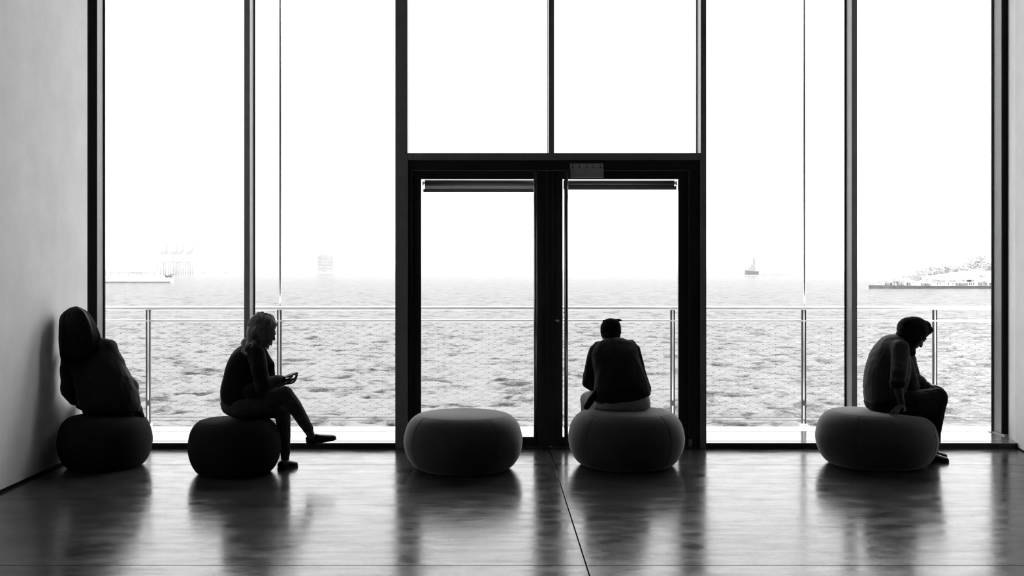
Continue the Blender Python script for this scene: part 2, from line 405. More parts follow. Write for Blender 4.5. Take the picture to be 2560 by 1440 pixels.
ch(MB().box(X(1019.5, DF), X(1751, DF), DF-.02, DF+.22, -.004, .012, .002), 'threshold', M['frameblack'])
# door leaves
DL = DF+.05
def leaf(x0, x1, g0, g1, gt, hx, blindx, by, side):
    L = MB()
    zt_ = Z(426, DF)
    L.box(x0, g0, DL, DL+.06, .014, zt_, .002); L.box(g1, x1, DL, DL+.06, .014, zt_, .002)
    L.box(g0, g1, DL, DL+.06, Z(gt, DL), zt_, .002); L.box(g0, g1, DL, DL+.06, .014, Z(1094, DL), .002)
    lf = ch(L, 'door_leaf', M['frameblack'])
    ch(MB().box(g0, g1, DL+.024, DL+.034, Z(1094, DL), Z(gt, DL)), 'glass_pane', M['glass'], lf)
    g = MB(); t = .006
    g.box(g0, g1, DL+.012, DL+.024, Z(1094, DL), Z(1094, DL)+t); g.box(g0, g0+t*.5, DL+.012, DL+.024, Z(1094, DL), Z(gt, DL)); g.box(g1-t*.5, g1, DL+.012, DL+.024, Z(1094, DL), Z(gt, DL))
    ch(g, 'glazing_bead', M['steel'], lf)
    # full height pull handle on stand-off brackets
    DH = DF-.045; hxw = X(hx, DH)
    h = MB(); h.tube([(hxw, DH, Z(1112, DH)), (hxw, DH, Z(425, DH))], .0175, 20)
    for zz in (.2, 1.25, Z(470, DH)): h.tube([(hxw+side*.012, DH, zz), (hxw+side*.012, DL+.002, zz)], .009, 10)
    ch(h, 'pull_handle', M['handle'], lf)
    # roller blind on the outer side of the leaf
    DB = DF+.17; b0, b1 = X(blindx[0], DB), X(blindx[1], DB)
    bl = MB(); n = 20
    zt3, zb3 = Z(by[0], DB), Z(by[1], DB); r = (zt3-zb3)/2
    bl.tube([(b0, DB, (zt3+zb3)/2), (b1, DB, (zt3+zb3)/2)], r, 24)
    ob = ch(bl, 'roller_blind', M['blind'], lf)
    return lf, DB, b0, b1
lf1, DB, b0, b1 = leaf(X(1029.5, DF), X(1367.5, DF), X(1052, DL), X(1340, DL), 447, 1339, (1062, 1336), (450, 465), 1)
ch(MB().box(b0, b1, DB+.012, DB+.016, Z(473, DB), Z(460, DB)), 'blind_cloth', M['blindlight'], lf1)
ch(MB().box(b0-.015, b1, DB+.004, DB+.022, Z(480, DB), Z(472.5, DB), .002), 'blind_bottom_bar', M['blind'], lf1)
mb = MB(); mb.box(b0-.02, b0-.012, DB-.02, DB+.02, Z(463, DB), Z(453, DB)); mb.box(b0-.02, b0, DB-.004, DB+.006, Z(459, DB), Z(456, DB)); ch(mb, 'blind_bracket', M['gasket'], lf1)
lf2, DB, b0, b1 = leaf(X(1383.5, DF), X(1723, DF), X(1406, DL), X(1697, DL), 447, 1415.5, (1409, 1686), (451, 463), -1)
ch(MB().box(b0, b1, DB+.01, DB+.014, Z(466, DB), Z(460, DB)), 'blind_cloth', M['blind'], lf2)
ch(MB().box(b0, b1+.02, DB+.004, DB+.024, Z(474, DB), Z(465, DB), .002), 'blind_bottom_bar', M['blind'], lf2)
mb = MB(); mb.box(b1+.012, b1+.02, DB-.02, DB+.02, Z(463, DB), Z(453, DB)); mb.box(b1, b1+.02, DB-.004, DB+.006, Z(459, DB), Z(456, DB)); ch(mb, 'blind_bracket', M['gasket'], lf2)
# meeting strip, lock, floor bolt
ch(MB().box(X(1368, DF), X(1383, DF), DF+.04, DF+.1, .014, Z(426, DF), .002), 'meeting_strip', M['frameblack'])
mb = MB(); lx = X(1393, DL); lz = Z(802, DL); mb.tube([(lx, DL-.008, lz), (lx, DL+.01, lz)], .017, 20); mb.box(lx-.003, lx+.003, DL-.012, DL-.007, lz-.009, lz+.009); ch(mb, 'lock_cylinder', M['handle'])
ch(MB().box(X(1373, DF), X(1380, DF), DF-.012, DF+.03, .012, .02, .001), 'floor_bolt', M['steel'])
mb = MB(); mb.box(X(1722, DF), X(1731, DF), DF+.005, DF+.02, Z(1117, DF), Z(1099, DF), .002); ch(mb, 'hinge', M['frame'])
# upper panes in the portal
wt = empty('window_2', (X(1377, DF), DF, zt), kind='structure'); O2 = wt.location.copy()
def ch2(mb, n, m, par=wt): return local(mb, O2).build(n, m, par)
ch2(MB().box(X(1372, DF), X(1385.5, DF), DF, DF+.17, zt+.001, TOP, .003), 'mullion', M['frame'])
ch2(MB().box(X(1018.5, DF), X(1374, DF), DF+.172, DF+.184, zt-.02, TOP), 'glass_pane', M['glass'])
ch2(MB().box(X(1383, DF), X(1752, DF), DF+.172, DF+.184, zt-.02, TOP), 'glass_pane', M['glass'])
ch2(MB().box(X(1372, DF)-.006, X(1372, DF)-.001, DF+.165, DF+.185, zt, TOP), 'gasket', M['gasket'])
ch2(MB().box(X(1752, DF)-.009, X(1752, DF)-.001, DF+.165, DF+.185, zt, TOP), 'gasket', M['gasket'])
# frameless glass returns between portal and recessed side glazing
ch2(MB().box(GX0-.006, GX0+.006, DF+.171, 10.64, SZ, TOP), 'side_glass', M['glass'])
ch2(MB().box(GX1-.006, GX1+.006, DF+.171, 10.64, SZ, TOP), 'side_glass', M['glass'])
# perforated grey plate over the right leaf
px0, px1 = X(1425, DF), X(1508.5, DF)
r = empty('door_plate', ((px0+px1)/2, DF, Z(444, DF)), label='small grey plate with two rows of holes above the right door leaf', cat='plate')
O3 = r.location.copy()
local(MB().box(px0+.006, px1, DF-.02, DF+.018, Z(444, DF), Z(422.5, DF), .002), O3).build('cover', M['plate'], r)
up = local(MB().box(px0, px1-.003, DF-.012, DF+.018, Z(422, DF), Z(409, DF), .001), O3).build('perforated_strip', M['plate'], r)
for i in range(5):
    for j in range(2):
        cx = px0+.024+i*.0635; cz = Z(412.5+j*7, DF)
        local(MB().tube([(cx, DF-.0135, cz), (cx, DF-.01, cz)], .005, 10), O3).build('hole', M['joint'], up)

# ------------------------------------------------------------------ terrace and railing
tr_ = MB().box(-9, 10, 10.648, 10.96, -.35, SZ-.001)
tr_.box(GX0+.01, GX1-.01, DF+.22, 10.64, -.3, SZ-.003)
terrace = tr_.build('terrace', M['deck'], kind='structure')
DR = 11.02
rl = empty('terrace_railing', (0, DR, -.2), label='pale steel terrace railing with two rails and diamond cable net above the sea', cat='railing')
OR_ = rl.location.copy()
def cr(mb, n, m, par=rl, **kw): return local(mb, OR_).build(n, m, par, **kw)
zr1 = Z(770.5, DR); zr2 = Z(802, DR); zb = Z(1043, DR)
cr(MB().tube([(-9, DR, zr1), (10, DR, zr1)], .0225, 16), 'top_rail', M['rail'])
cr(MB().tube([(-9, DR, zr2), (10, DR, zr2)], .014, 12), 'middle_rail', M['rail'])
mb = MB(); mb.tube([(-9, DR, zb), (10, DR, zb)], .004, 8); mb.tube([(-9, DR, zb-.03), (10, DR, zb-.03)], .003, 8); cr(mb, 'bottom_cable', M['cable'])
posts = [371+327.6*k for k in range(-3, 10)]
for i, p in enumerate(posts):
    x = X(p, DR)
    a = MB()
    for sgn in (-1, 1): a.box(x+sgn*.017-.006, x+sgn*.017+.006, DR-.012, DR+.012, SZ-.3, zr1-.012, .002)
    pf = cr(a, 'post', M['rail_shade'])
    cr(MB().tube([(x, DR-.005, zb-.02), (x, DR-.005, zr1)], .0105, 12), 'highlight_rod', M['rail'], pf)  # pale rod shaped to stand for the glossy highlight down the post
    cr(MB().box(x-.014, x+.014, DR-.02, DR+.02, Z(1014, DR), Z(1002, DR), .002), 'turnbuckle', M['cable'], pf)
    cr(MB().box(x-.03, x+.03, DR-.05, DR+.04, SZ-.1, SZ+.02, .003), 'foot_plate', M['rail'], pf)
for p in (702.5, 2008):
    x = X(p, DR+.1)
    a = MB(); a.tube([(x, DR+.06, -.2), (x, DR+.06, 8)], .0135, 14)
    a.box(x-.01, x+.01, DR, DR+.06, zr1-.02, zr1+.0); cr(a, 'tall_pole', M['handle'])
# diamond cable net, one per bay
dx, dz = .0612, .0283
for i in range(len(posts)-1):
    x0, x1 = X(posts[i], DR)+.03, X(posts[i+1], DR)-.03
    z0, z1 = zb, zr2-.014; nx = int((x1-x0)/dx); nz = int((z1-z0)/dz)
    sx = (x1-x0)/nx; sz = (z1-z0)/nz
    random.seed(i)
    P = {}
    for a in range(nx+1):
        for b in range(nz+1):
            if (a+b) % 2 == 0: P[a, b] = Vector((x0+a*sx, DR+random.uniform(-.002, .002), z0+b*sz+random.uniform(-.0015, .0015)))
    mb = MB()
    for (a, b), p in P.items():
        for q in ((a+1, b+1), (a+1, b-1)):
            if q in P: mb.tube([p, P[q]], .00095, 3, cap=False, smooth=False)
        if 0 < a < nx and 0 < b < nz: mb.box(p.x-.004, p.x+.004, p.y-.003, p.y+.003, p.z-.0028, p.z+.0028)
    cr(mb, 'cable_net', M['cable'], kind='stuff')

# ------------------------------------------------------------------ sea
WZ = -3.5
def sea():
    ny, nx = 760, 600
    pyr = np.concatenate([np.linspace(1120, 700, ny-60), np.geomspace(28, 2.2, 60)+VY])
    D = F*(H-WZ)/(pyr-VY)
    u = np.linspace(-1400, 1450, nx)
    U, DD = np.meshgrid(u, D); XX = U/F*DD*1.0; YY = DD.copy()
    Zz = np.zeros_like(XX); rs = np.random.RandomState(4)
    for k in range(46):
        lam = 0.5*1.06**k if k < 28 else rs.uniform(.6, 2.2)
        ang = rs.normal(PI/2, .6); kx, ky = math.cos(ang)*2*PI/lam, math.sin(ang)*2*PI/lam
        amp = .0125*lam**.85
        px_ = F/DD*lam                       # size on the grid decides whether the wave can be meshed
        fade = np.clip((lam-1.2*np.gradient(DD, axis=0).__abs__())/lam, .45, 1)*np.clip(1.6-DD/700, .05, 1)
        ph = kx*XX+ky*YY+rs.uniform(0, 6.28)
        Zz += amp*fade*(np.sin(ph)+.25*np.sin(2*ph+1))
    v = np.stack([XX, YY, WZ+Zz*.8], -1).reshape(-1, 3)
    idx = np.arange(ny*nx).reshape(ny, nx)
    f = np.stack([idx[:-1, :-1], idx[:-1, 1:], idx[1:, 1:], idx[1:, :-1]], -1).reshape(-1, 4)
    me = bpy.data.meshes.new('sea'); me.vertices.add(len(v)); me.vertices.foreach_set('co', v.ravel())
    me.loops.add(f.size); me.loops.foreach_set('vertex_index', f.ravel())
    me.polygons.add(len(f)); me.polygons.foreach_set('loop_start', np.arange(0, f.size, 4)); me.polygons.foreach_set('loop_total', np.full(len(f), 4))
    me.polygons.foreach_set('use_smooth', np.ones(len(f), bool)); me.update(calc_edges=True); me.materials.append(M['water'])
    o = bpy.data.objects.new('sea', me); C.objects.link(o)
    tag(o, 'bright choppy sea stretching from the terrace to the hazy horizon', 'sea', kind='stuff')
sea()

# haze over the water
hm = bpy.data.materials.new('sea_haze'); hm.use_nodes = True; nt = hm.node_tree; nt.nodes.clear()
ou = nt.nodes.new('ShaderNodeOutputMaterial'); vsn = nt.nodes.new('ShaderNodeVolumeScatter')
vsn.inputs['Color'].default_value = (1, 1, 1, 1); vsn.inputs['Density'].default_value = .00018; vsn.inputs['Anisotropy'].default_value = .3
nt.links.new(vsn.outputs[0], ou.inputs['Volume'])
hz = MB().box(-2600, 2600, 40, 6500, WZ+.35, 140).build('haze', hm, label='pale sea haze lying over the water', cat='haze', kind='stuff')

# ------------------------------------------------------------------ distance
def px_box(mb, x0, x1, y0, y1, D, dep):
    mb.box(X(x0, D), X(x1, D), D, D+dep, Z(y1, D), Z(y0, D))
def Dw(py): return F*(H-WZ)/(py-VY)
# far shore with city blocks
D = 1500
sh = empty('far_shore', (0, D, WZ), label='faint far shore with low city blocks under the sky', cat='shore'); OS = sh.location.copy()
random.seed(7)
mb = MB()
rows = []
for i in range(90):
    px = -200+i*32; hgt = 2.5+4*abs(noise.noise(Vector((i*.21, 0, 0))))+(6*math.exp(-((px-1930)/110)**2))+(2*math.exp(-((px-350)/200)**2))
    x = X(px, D)
    rows.append([Vector((x, D, WZ-1)), Vector((x, D+2, WZ+.8)), Vector((x, D+70, WZ+hgt)), Vector((x, D+160, WZ+hgt*.9)), Vector((x, D+200, WZ-1))])
mb.grid(rows, closed=False); local(mb, OS).build('land', M['leaf'], sh)
for i in range(120):
    px = random.choice([random.uniform(262, 600), random.uniform(262, 990), random.uniform(640, 990), random.uniform(1060, 1320)])
    wd = random.uniform(6, 16); hh = random.uniform(5, 17)+14*math.exp(-((px-400)/110)**2)*random.random()
    x = X(px, D); dd = random.uniform(5, 60)
    b_ = MB(); ww = wd/F*D; h_ = hh/F*D
    b_.box(x, x+ww, D+dd, D+dd+10, WZ, WZ+2+h_)
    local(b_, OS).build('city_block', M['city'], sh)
# grey tower block
D = 1100
b_ = MB(); px_box(b_, 794, 832, 638, 680, D, 14); b_.box(X(800, D), X(812, D), D+2, D+8, Z(638, D), Z(635, D))
for k in range(4): b_.box(X(794, D)-.2, X(832, D)+.2, D-.3, D+.2, Z(646+k*8, D)-.2, Z(646+k*8, D)+.2)
o = b_.build('apartment_tower', M['grey'], label='faint grey slab building standing alone on the far shore', cat='building')
# harbour cranes
for k, (px, D) in enumerate(((408, 950), (432, 980), (447, 960), (470, 1000))):
    r = empty('harbour_crane', (X(px, D), D, WZ), label=['leftmost of the four faint harbour cranes', 'second from left of the four faint harbour cranes', 'third from left of the four faint harbour cranes', 'rightmost of the four faint harbour cranes'][k], cat='crane', group='harbour cranes on the far shore')
    s = D/F; h1 = (VY-632)*s+H-WZ; O4 = r.location.copy()
    b_ = MB()
    for sx in (-6, 6):
        for dy in (0, 8):
            b_.tube([(X(px+sx, D), D+dy, WZ), (X(px+sx*.8, D), D+dy, WZ+h1)], .35, 6)
    b_.box(X(px-7, D), X(px+7, D), D-.5, D+8.5, WZ+h1*.55, WZ+h1*.55+1); b_.box(X(px-9, D), X(px+10, D), D+3, D+5, WZ+h1, WZ+h1+1.3)
    local(b_, O4).build('gantry', M['grey'], r)
    b_ = MB(); b_.tube([(X(px+5, D), D+4, WZ+h1), (X(px+11+k*2, D), D+4, WZ+h1+38*s)], [.5, .3], 6)
    b_.tube([(X(px+11+k*2, D), D+4, WZ+h1+38*s), (X(px-6, D), D+4, WZ+h1+2)], .25, 5)
    local(b_, O4).build('boom', M['grey'], r)
    b_ = MB(); px_box(b_, px-4, px+4, 629, 637, D, 5); local(b_, O4).build('machine_house', M['grey'], r)

def hull_rows(x0, x1, D, z0, z1, beam, bow=1):
    rows = []; n = 16
    for i in range(n+1):
        t = i/n; x = x0+(x1-x0)*t
        wv = beam*(max(0.0, min(1, t/.3))**.6 if bow < 0 else max(0.0, min(1, (1-t)/.3))**.6)+.05
        rise = (z1-z0)*.35*((1-t/.4) if (bow < 0 and t < .4) else ((t-.6)/.4 if (bow > 0 and t > .6) else 0))
        rows.append([Vector((x, D-wv*.6, z0)), Vector((x, D-wv, z1+rise)), Vector((x, D+wv, z1+rise)), Vector((x, D+wv*.6, z0))])
    return rows
# ferry at the left with dark flag at its stern
D = Dw(707)
r = empty('ferry', (X(330, D), D, WZ), label='low white ferry with a dark flag at its stern, far left on the water', cat='boat'); O5 = r.location.copy()
b_ = MB(); b_.grid(hull_rows(X(60, D), X(430, D), D, WZ-.3, Z(694, D), 2.6, -1), smooth=False); local(b_, O5).build('hull', M['white'], r)
b_ = MB(); px_box(b_, 90, 425, 704.5, 706.5, D-2.8, .2); local(b_, O5).build('waterline_stripe', M['hull'], r)
b_ = MB(); px_box(b_, 90, 405, 689, 694, D-1.6, 3.2); local(b_, O5).build('cabin', M['white'], r)
b_ = MB(); px_box(b_, 80, 404, 680.5, 681.5, D-1.9, 3.8)
for q in range(100, 400, 22): px_box(b_, q, q+1, 681.5, 689, D-1.7, .1)
local(b_, O5).build('upper_deck', M['grey'], r)
b_ = MB(); px_box(b_, 326, 352, 679, 688, D-.8, 1.6); local(b_, O5).build('wheelhouse', M['white'], r)
b_ = MB(); b_.tube([at(412, 700, D), at(426, 686, D)], .12, 6)
rows = []
for i in range(9):
    t = i/8; wv = .18*math.sin(t*8)
    a = at(410+t*25, 686+t*2+2.2*math.sin(t*5), D); c = at(414+t*22, 690+t*1+4*math.sin(1+t*4), D)
    rows.append([a+Vector((0, wv, 0)), c+Vector((0, wv, 0)), c+Vector((0, wv+.08, 0)), a+Vector((0, wv+.08, 0))])
b_.grid(rows); b_.box(X(424, D), X(430, D), D-.4, D+.2, Z(699, D), Z(690, D)); local(b_, O5).build('flag', M['hull'], r)
# small boats
for k, (a, c, y) in enumerate(((345, 362, 690.5), (866, 880, 688), (504, 514, 683), (560, 569, 683))):
    D = Dw(y); r = empty('small_boat', (X((a+c)/2, D), D, WZ), label=['small white launch just past the ferry wheelhouse', 'tiny white boat below the grey slab building', 'tiny dark boat to the right of the harbour cranes', 'tiny dark boat close to the left window mullion'][k], cat='boat')
    O6 = r.location.copy(); mt = M['white'] if k < 2 else M['grey']
    b_ = MB(); b_.grid(hull_rows(X(a, D), X(c, D), D, WZ-.2, Z(y-3, D), 1.2), smooth=False); local(b_, O6).build('hull', mt, r)
    b_ = MB(); px_box(b_, a+3, (a+c)/2+1, y-5.5, y-2.5, D-.5, 1); local(b_, O6).build('cabin', mt, r)
# tug boat
D = Dw(686)*.8
r = empty('tugboat', (X(1885, D), D, WZ), label='faint grey tugboat with a tall mast out on the sea', cat='boat'); O7 = r.location.copy()
b_ = MB(); b_.grid(hull_rows(X(1862, D), X(1895, D), D, Z(687, D), Z(678, D), 3, -1), smooth=False); local(b_, O7).build('hull', M['hull'], r)
b_ = MB(); px_box(b_, 1873, 1889, 668, 678, D-1.5, 3); px_box(b_, 1877, 1887, 661, 668, D-1.2, 2.4); local(b_, O7).build('wheelhouse', M['grey'], r)
b_ = MB(); b_.tube([at(1885, 662, D), at(1885, 646, D)], .5, 8); b_.tube([at(1882, 653, D), at(1888, 653, D)], .2, 6); local(b_, O7).build('mast', M['hull'], r)
b_ = MB()
for q in range(12): b_.ell(at(1900+q*6, 686+.5*math.sin(q), D), (3, 2, .45), n=8, m=5)
local(b_, O7).build('wake', M['white'], r)

# promontory at the right: seawall, buildings and trees
D = Dw(721.5)
r = empty('promontory', (X(2330, D), D, WZ), label='low built-up promontory with dark seawall at the right', cat='land'); O8 = r.location.copy()
rows = []
for i in range(26):
    px = 2174+i*18; t = min(1, i/7)
    top = Z(712.5+2.2*min(1, i/8), D)
    rows.append([Vector((X(px, D), D-.3*t, WZ-.5)), Vector((X(px, D)-(0 if i else .3), D-.9*t, top)), Vector((X(px, D), D+14*t+.2, top)), Vector((X(px, D), D+14*t+.3, WZ-.5))])
b_ = MB(); b_.grid(rows, smooth=False); local(b_, O8).build('seawall', M['stone'], r)
b_ = MB(); rows = []
for i in range(20):
    px = 2205+i*22; hh = 3.0*min(1, i/9)+.5
    rows.append([Vector((X(px, D+3), D+3, Z(714, D)-.5)), Vector((X(px, D+6), D+6, Z(712, D)+hh*.3)), Vector((X(px, D+16), D+16, Z(712, D)+hh)), Vector((X(px, D+26), D+26, WZ-.5))])
b_.grid(rows, closed=False); local(b_, O8).build('bank', M['city'], r)
random.seed(21)
wins = MB()
for i in range(46):
    px = 2200+i*9+random.uniform(-3, 3); t = min(1, (px-2190)/160)
    yb = 714-t*random.choice([0, 8, 16, 22]); hh = random.uniform(5, 11); ww = random.uniform(8, 20); dd = (714-yb)*.55
    b_ = MB(); px_box(b_, px, px+ww, yb-hh, yb+4, D+1+dd, 3)
    local(b_, O8).build('building', [M['white'], M['city2'], M['city3']][i % 3], r)
    for q in range(int(ww/3)):
        for yw in (yb-hh+1.2, yb-hh+4.2):
            if random.random() < .6: wins.box(X(px+1+q*3, D), X(px+random.uniform(1.8, 2.6)+q*3, D), D+.92+dd, D+1.02+dd, Z(yw+1.7, D), Z(yw, D))
local(wins, O8).build('window_openings', M['hull'], r, kind='stuff')
# figures walking on the quay
b_ = MB()
for i in range(44):
    px = random.uniform(2215, 2540); s = random.uniform(.85, 1.1); p = at(px, 713, D+.2)
    b_.cone(p+Vector((0, 0, .0)), p+Vector((0, 0, .55*s)), .07, .11, 6); b_.ell(p+Vector((0, 0, .78*s)), .07, n=6, m=5)
local(b_, O8).build('strollers', M['hull'], r, kind='stuff')
ORD = 'first second third fourth fifth sixth seventh eighth ninth tenth eleventh twelfth thirteenth fourteenth fifteenth sixteenth seventeenth eighteenth'.split()
for i in range(18):
    px = 2296+i*12+random.uniform(-3, 3); t = min(1, (px-2250)/190); yy = 700-t*random.uniform(18, 50); D2 = D+18+random.uniform(0, 40)
    rt = empty('tree', tuple(at(px, yy+18, D2)), label='pale hazy tree on the promontory hill, '+ORD[i]+' from the left', cat='tree', group='trees on the promontory hill')
    O9 = rt.location.copy(); b_ = MB()
    for q in range(60):
        b_.ell(at(px+random.gauss(0, 8), yy+random.gauss(0, 7), D2)+Vector((0, random.uniform(-1, 1), 0)), (random.uniform(.15, .42), random.uniform(.15, .4), random.uniform(.1, .3)), n=6, m=4)
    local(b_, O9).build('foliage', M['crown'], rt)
    b_ = MB(); b_.tube([at(px, yy+34, D2), at(px, yy, D2)], .12, 6); local(b_, O9).build('trunk', M['crown'], rt)
b_ = MB(); rows = []
for i in range(20):
    px = 2240+i*26; t = min(1, max(0, (px-2270)/190)); hh = .5+5.0*t
    rows.append([Vector((X(px, D+16), D+16, WZ-.5)), Vector((X(px, D+24), D+24, WZ+hh*.6+1)), Vector((X(px, D+60), D+60, WZ+hh+1)), Vector((X(px, D+90), D+90, WZ-.5))])
b_.grid(rows, closed=False); local(b_, O8).build('hill', M['leaf'], r)

# ------------------------------------------------------------------ poufs
PROF = [(0, 0), (.45, 0), (.70, .0), (.79, .025), (.88, .11), (.96, .26), (1, .45), (.988, .6), (.94, .76), (.855, .88), (.74, .95), (.55, .985), (.3, 1.0), (0, 1.0)]
def catmull(P, k=5):
    out = []
    for i in range(len(P)-1):
        p0, p1, p2, p3 = P[max(i-1, 0)], P[i], P[i+1], P[min(i+2, len(P)-1)]
        for j in range(k):
            t = j/k
            out.append(tuple(.5*(2*b+(c-a)*t+(2*a-5*b+4*c-d)*t*t+(3*b-a-3*c+d)*t**3) for a, b, c, d in zip(p0, p1, p2, p3)))
    out.append(P[-1]); return out
PR = catmull(PROF)
def pouf(cpx, D, wpx, h, mt, label, rot=0., dep=None, sag=None, group='round poufs in front of the window'):
    Rx = wpx/2/F*D; Ry = dep or Rx; c = Vector((X(cpx, D), D, 0))
    n = 64
    def pt(rf, zf, th, ex=0.):
        x = Rx*rf*math.cos(th); y = Ry*rf*math.sin(th); z = h*zf
        if sag:
            sx, sy, sr, sd = sag
            d2 = ((x-sx)**2+(y-sy)**2)/sr**2
            z *= 1-sd*math.exp(-d2)
        return Vector((x, y, max(0.0, z)))
    root = empty('pouf', tuple(c), label=label, cat='pouf', group=group)
    rows = [[pt(max(r_, .004), z_, 2*PI*k/n) for k in range(n)] for r_, z_ in PR]
    MB().grid(rows).build('cushion', mt, root)
    ring = [pt(.765, .937, 2*PI*k/n)+Vector((0, 0, .001)) for k in range(n+1)]
    MB().tube(ring, .002, 6, cap=False).build('top_seam', mt, root)
    for k in range(4):
        th = rot+k*PI/2
        line = [pt(r_*1.002, z_, th) for r_, z_ in PR if (.02 < z_ < .94 and r_ > .76)]
        MB().tube(line, .0018, 6).build('side_seam', mt, root)
    return root, c, h
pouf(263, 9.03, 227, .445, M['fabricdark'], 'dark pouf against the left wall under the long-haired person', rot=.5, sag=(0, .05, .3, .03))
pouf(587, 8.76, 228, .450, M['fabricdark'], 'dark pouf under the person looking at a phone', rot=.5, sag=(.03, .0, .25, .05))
pouf(1158, 8.95, 297, .470, M['fabric'], 'empty grey pouf standing in front of the left door leaf', rot=.62, dep=.47)
pouf(1565.5, 9.10, 290, .470, M['fabric'], 'grey pouf in front of the right door leaf, under the person in a cap', rot=.72, dep=.46)
pouf(2190.5, 9.13, 295, .475, M['fabric'], 'grey pouf at the right sagging under the person in a headscarf', rot=.9, dep=.46, sag=(.30, .05, .38, .11))

# ------------------------------------------------------------------ people
V = Vector
def head_parts(mb, c, f, s=1.0):
    """c centre, f facing. up is made from f and world z. returns frame"""
    f = V(f).normalized(); r = f.cross(V((0, 0, 1))).normalized(); u = r.cross(f).normalized()
    def L(a, b, d): return c+r*(a*s)+f*(b*s)+u*(d*s)
    ax = (r, f, u)
    mb.ell(L(0, -.012, .03), (.075*s, .096*s, .088*s), ax, 24, 16)      # cranium
    mb.ell(L(0, .022, -.03), (.062*s, .070*s, .078*s), ax, 20, 14)      # face
    mb.ell(L(0, .05, -.085), (.036*s, .036*s, .028*s), ax, 14, 10)      # jaw and chin
    mb.ell(L(0, .076, -.098), (.018*s, .014*s, .014*s), ax, 12, 8)
    mb.cone(L(0, .088, .005), L(0, .108, -.034), .009*s, .013*s, 10)    # nose
    for sg in (-1, 1):
        mb.ell(L(sg*.011, .098, -.038), (.009*s, .010*s, .008*s), ax, 10, 7)
        mb.ell(L(sg*.033, .078, .004), (.014*s, .012*s, .011*s), ax, 12, 8)       # eyelids
        mb.ell(L(sg*.032, .078, .026), (.022*s, .012*s, .008*s), ax, 12, 8)       # brow
        mb.ell(L(sg*.042, .058, -.028), (.022*s, .022*s, .022*s), ax, 12, 8)      # cheek
        mb.ell(L(sg*.075, -.012, -.005), (.008*s, .019*s, .031*s), ax, 12, 8)     # ear
    mb.ell(L(0, .086, -.062), (.023*s, .011*s, .007*s), ax, 12, 8)      # lips
    mb.ell(L(0, .083, -.073), (.020*s, .011*s, .007*s), ax, 12, 8)
    return L, ax
def hand(mb, wrist, d, palm, side, curl=.5, splay=.12, s=1.0):
    """d: pointing direction, palm: palm facing, side: direction of the thumb"""
    d = V(d).normalized(); palm = V(palm); palm = (palm-d*palm.dot(d)).normalized(); side = V(side); side = (side-d*side.dot(d)-palm*side.dot(palm)).normalized()
    w_ = V(wrist)
    mb.ell(w_+d*.045*s, (.041*s, .052*s, .0145*s), (side, d, palm), 16, 10)
    lens = [(.030, .072), (.010, .082), (-.011, .076), (-.030, .060)]
    for off, ln in lens:
        p = w_+d*(.078*s)+side*(off*s); dd = (d+side*(off*splay*28)*.35).normalized(); ang = curl*.45
        for k, fr in enumerate((.45, .31, .24)):
            q = p+(dd*math.cos(ang)+palm*math.sin(ang))*ln*fr*s
            mb.cone(p, q, (.0085-.0006*k)*s, (.0079-.0006*k)*s, 10); p = q; ang += curl*.75
    p = w_+d*.018*s+side*.028*s
    for k, (ln, a) in enumerate(((.036, .75), (.030, .5), (.024, .25))):
        q = p+(d*math.cos(a)+side*math.sin(a)+palm*curl*.45).normalized()*ln*s
        mb.cone(p, q, (.0115-.001*k)*s, (.0105-.001*k)*s, 10); p = q
def foot(mb, ankle, toe, w_=.043, h=.03):
    a = V(ankle); t = V(toe); d = (t-a); hl = V((d.x, d.y, 0)).normalized()
    dn = V((0, 0, -1)) if abs(d.normalized().z) < .75 else V((0, 0, -1))
    mb.cone(a, a+dn*.04-d.normalized()*.03, .036, .034); mb.cone(a+dn*.045-d.normalized()*.03, t, .034, w_*.62)
    mb.cone(a, a+d*.55+dn*.005, .036, .03)
def shoe(name, heel, toe, up, width, mt, parent, sole=True, open_top=None):
    """heel/toe at sole level"""
    heel = V(heel); toe = V(toe); d = (toe-heel); L_ = d.length; f = d.normalized(); u = V(up); u = (u-f*u.dot(f)).normalized(); s_ = f.cross(u).normalized()
    prof = [(-.02, .6, .052), (.05, .78, .062), (.18, .82, .07), (.35, .78, .068), (.5, .86, .055), (.68, 1.0, .045), (.85, .9, .036), (.96, .62, .028), (1.01, .3, .018)]
    mb = MB(); rows = []
    for t, wf, ht in prof:
        c = heel+f*(L_*t); ring = []
        for k in range(16):
            th = 2*PI*k/16
            x = math.cos(th)*width/2*wf; z = math.sin(th)
            z = ht*.5+ht*.5*z if z > 0 else ht*.5+ht*.5*max(z*1.3, -1)
            ring.append(c+s_*x+u*(z+.008))
        rows.append(ring)
    mb.grid(rows); o = blob(mb, name, mt, parent, voxel=.006, smooth=2)
    sb = MB(); rows = []
    for t, wf, ht in prof[0:]:
        c = heel+f*(L_*t); hw = width/2*wf*1.04
        rows.append([c-s_*hw, c+s_*hw, c+s_*hw+u*.014, c-s_*hw+u*.014])
    sb.grid(rows, smooth=False).build('sole', M['frameblack'], o)
    return o
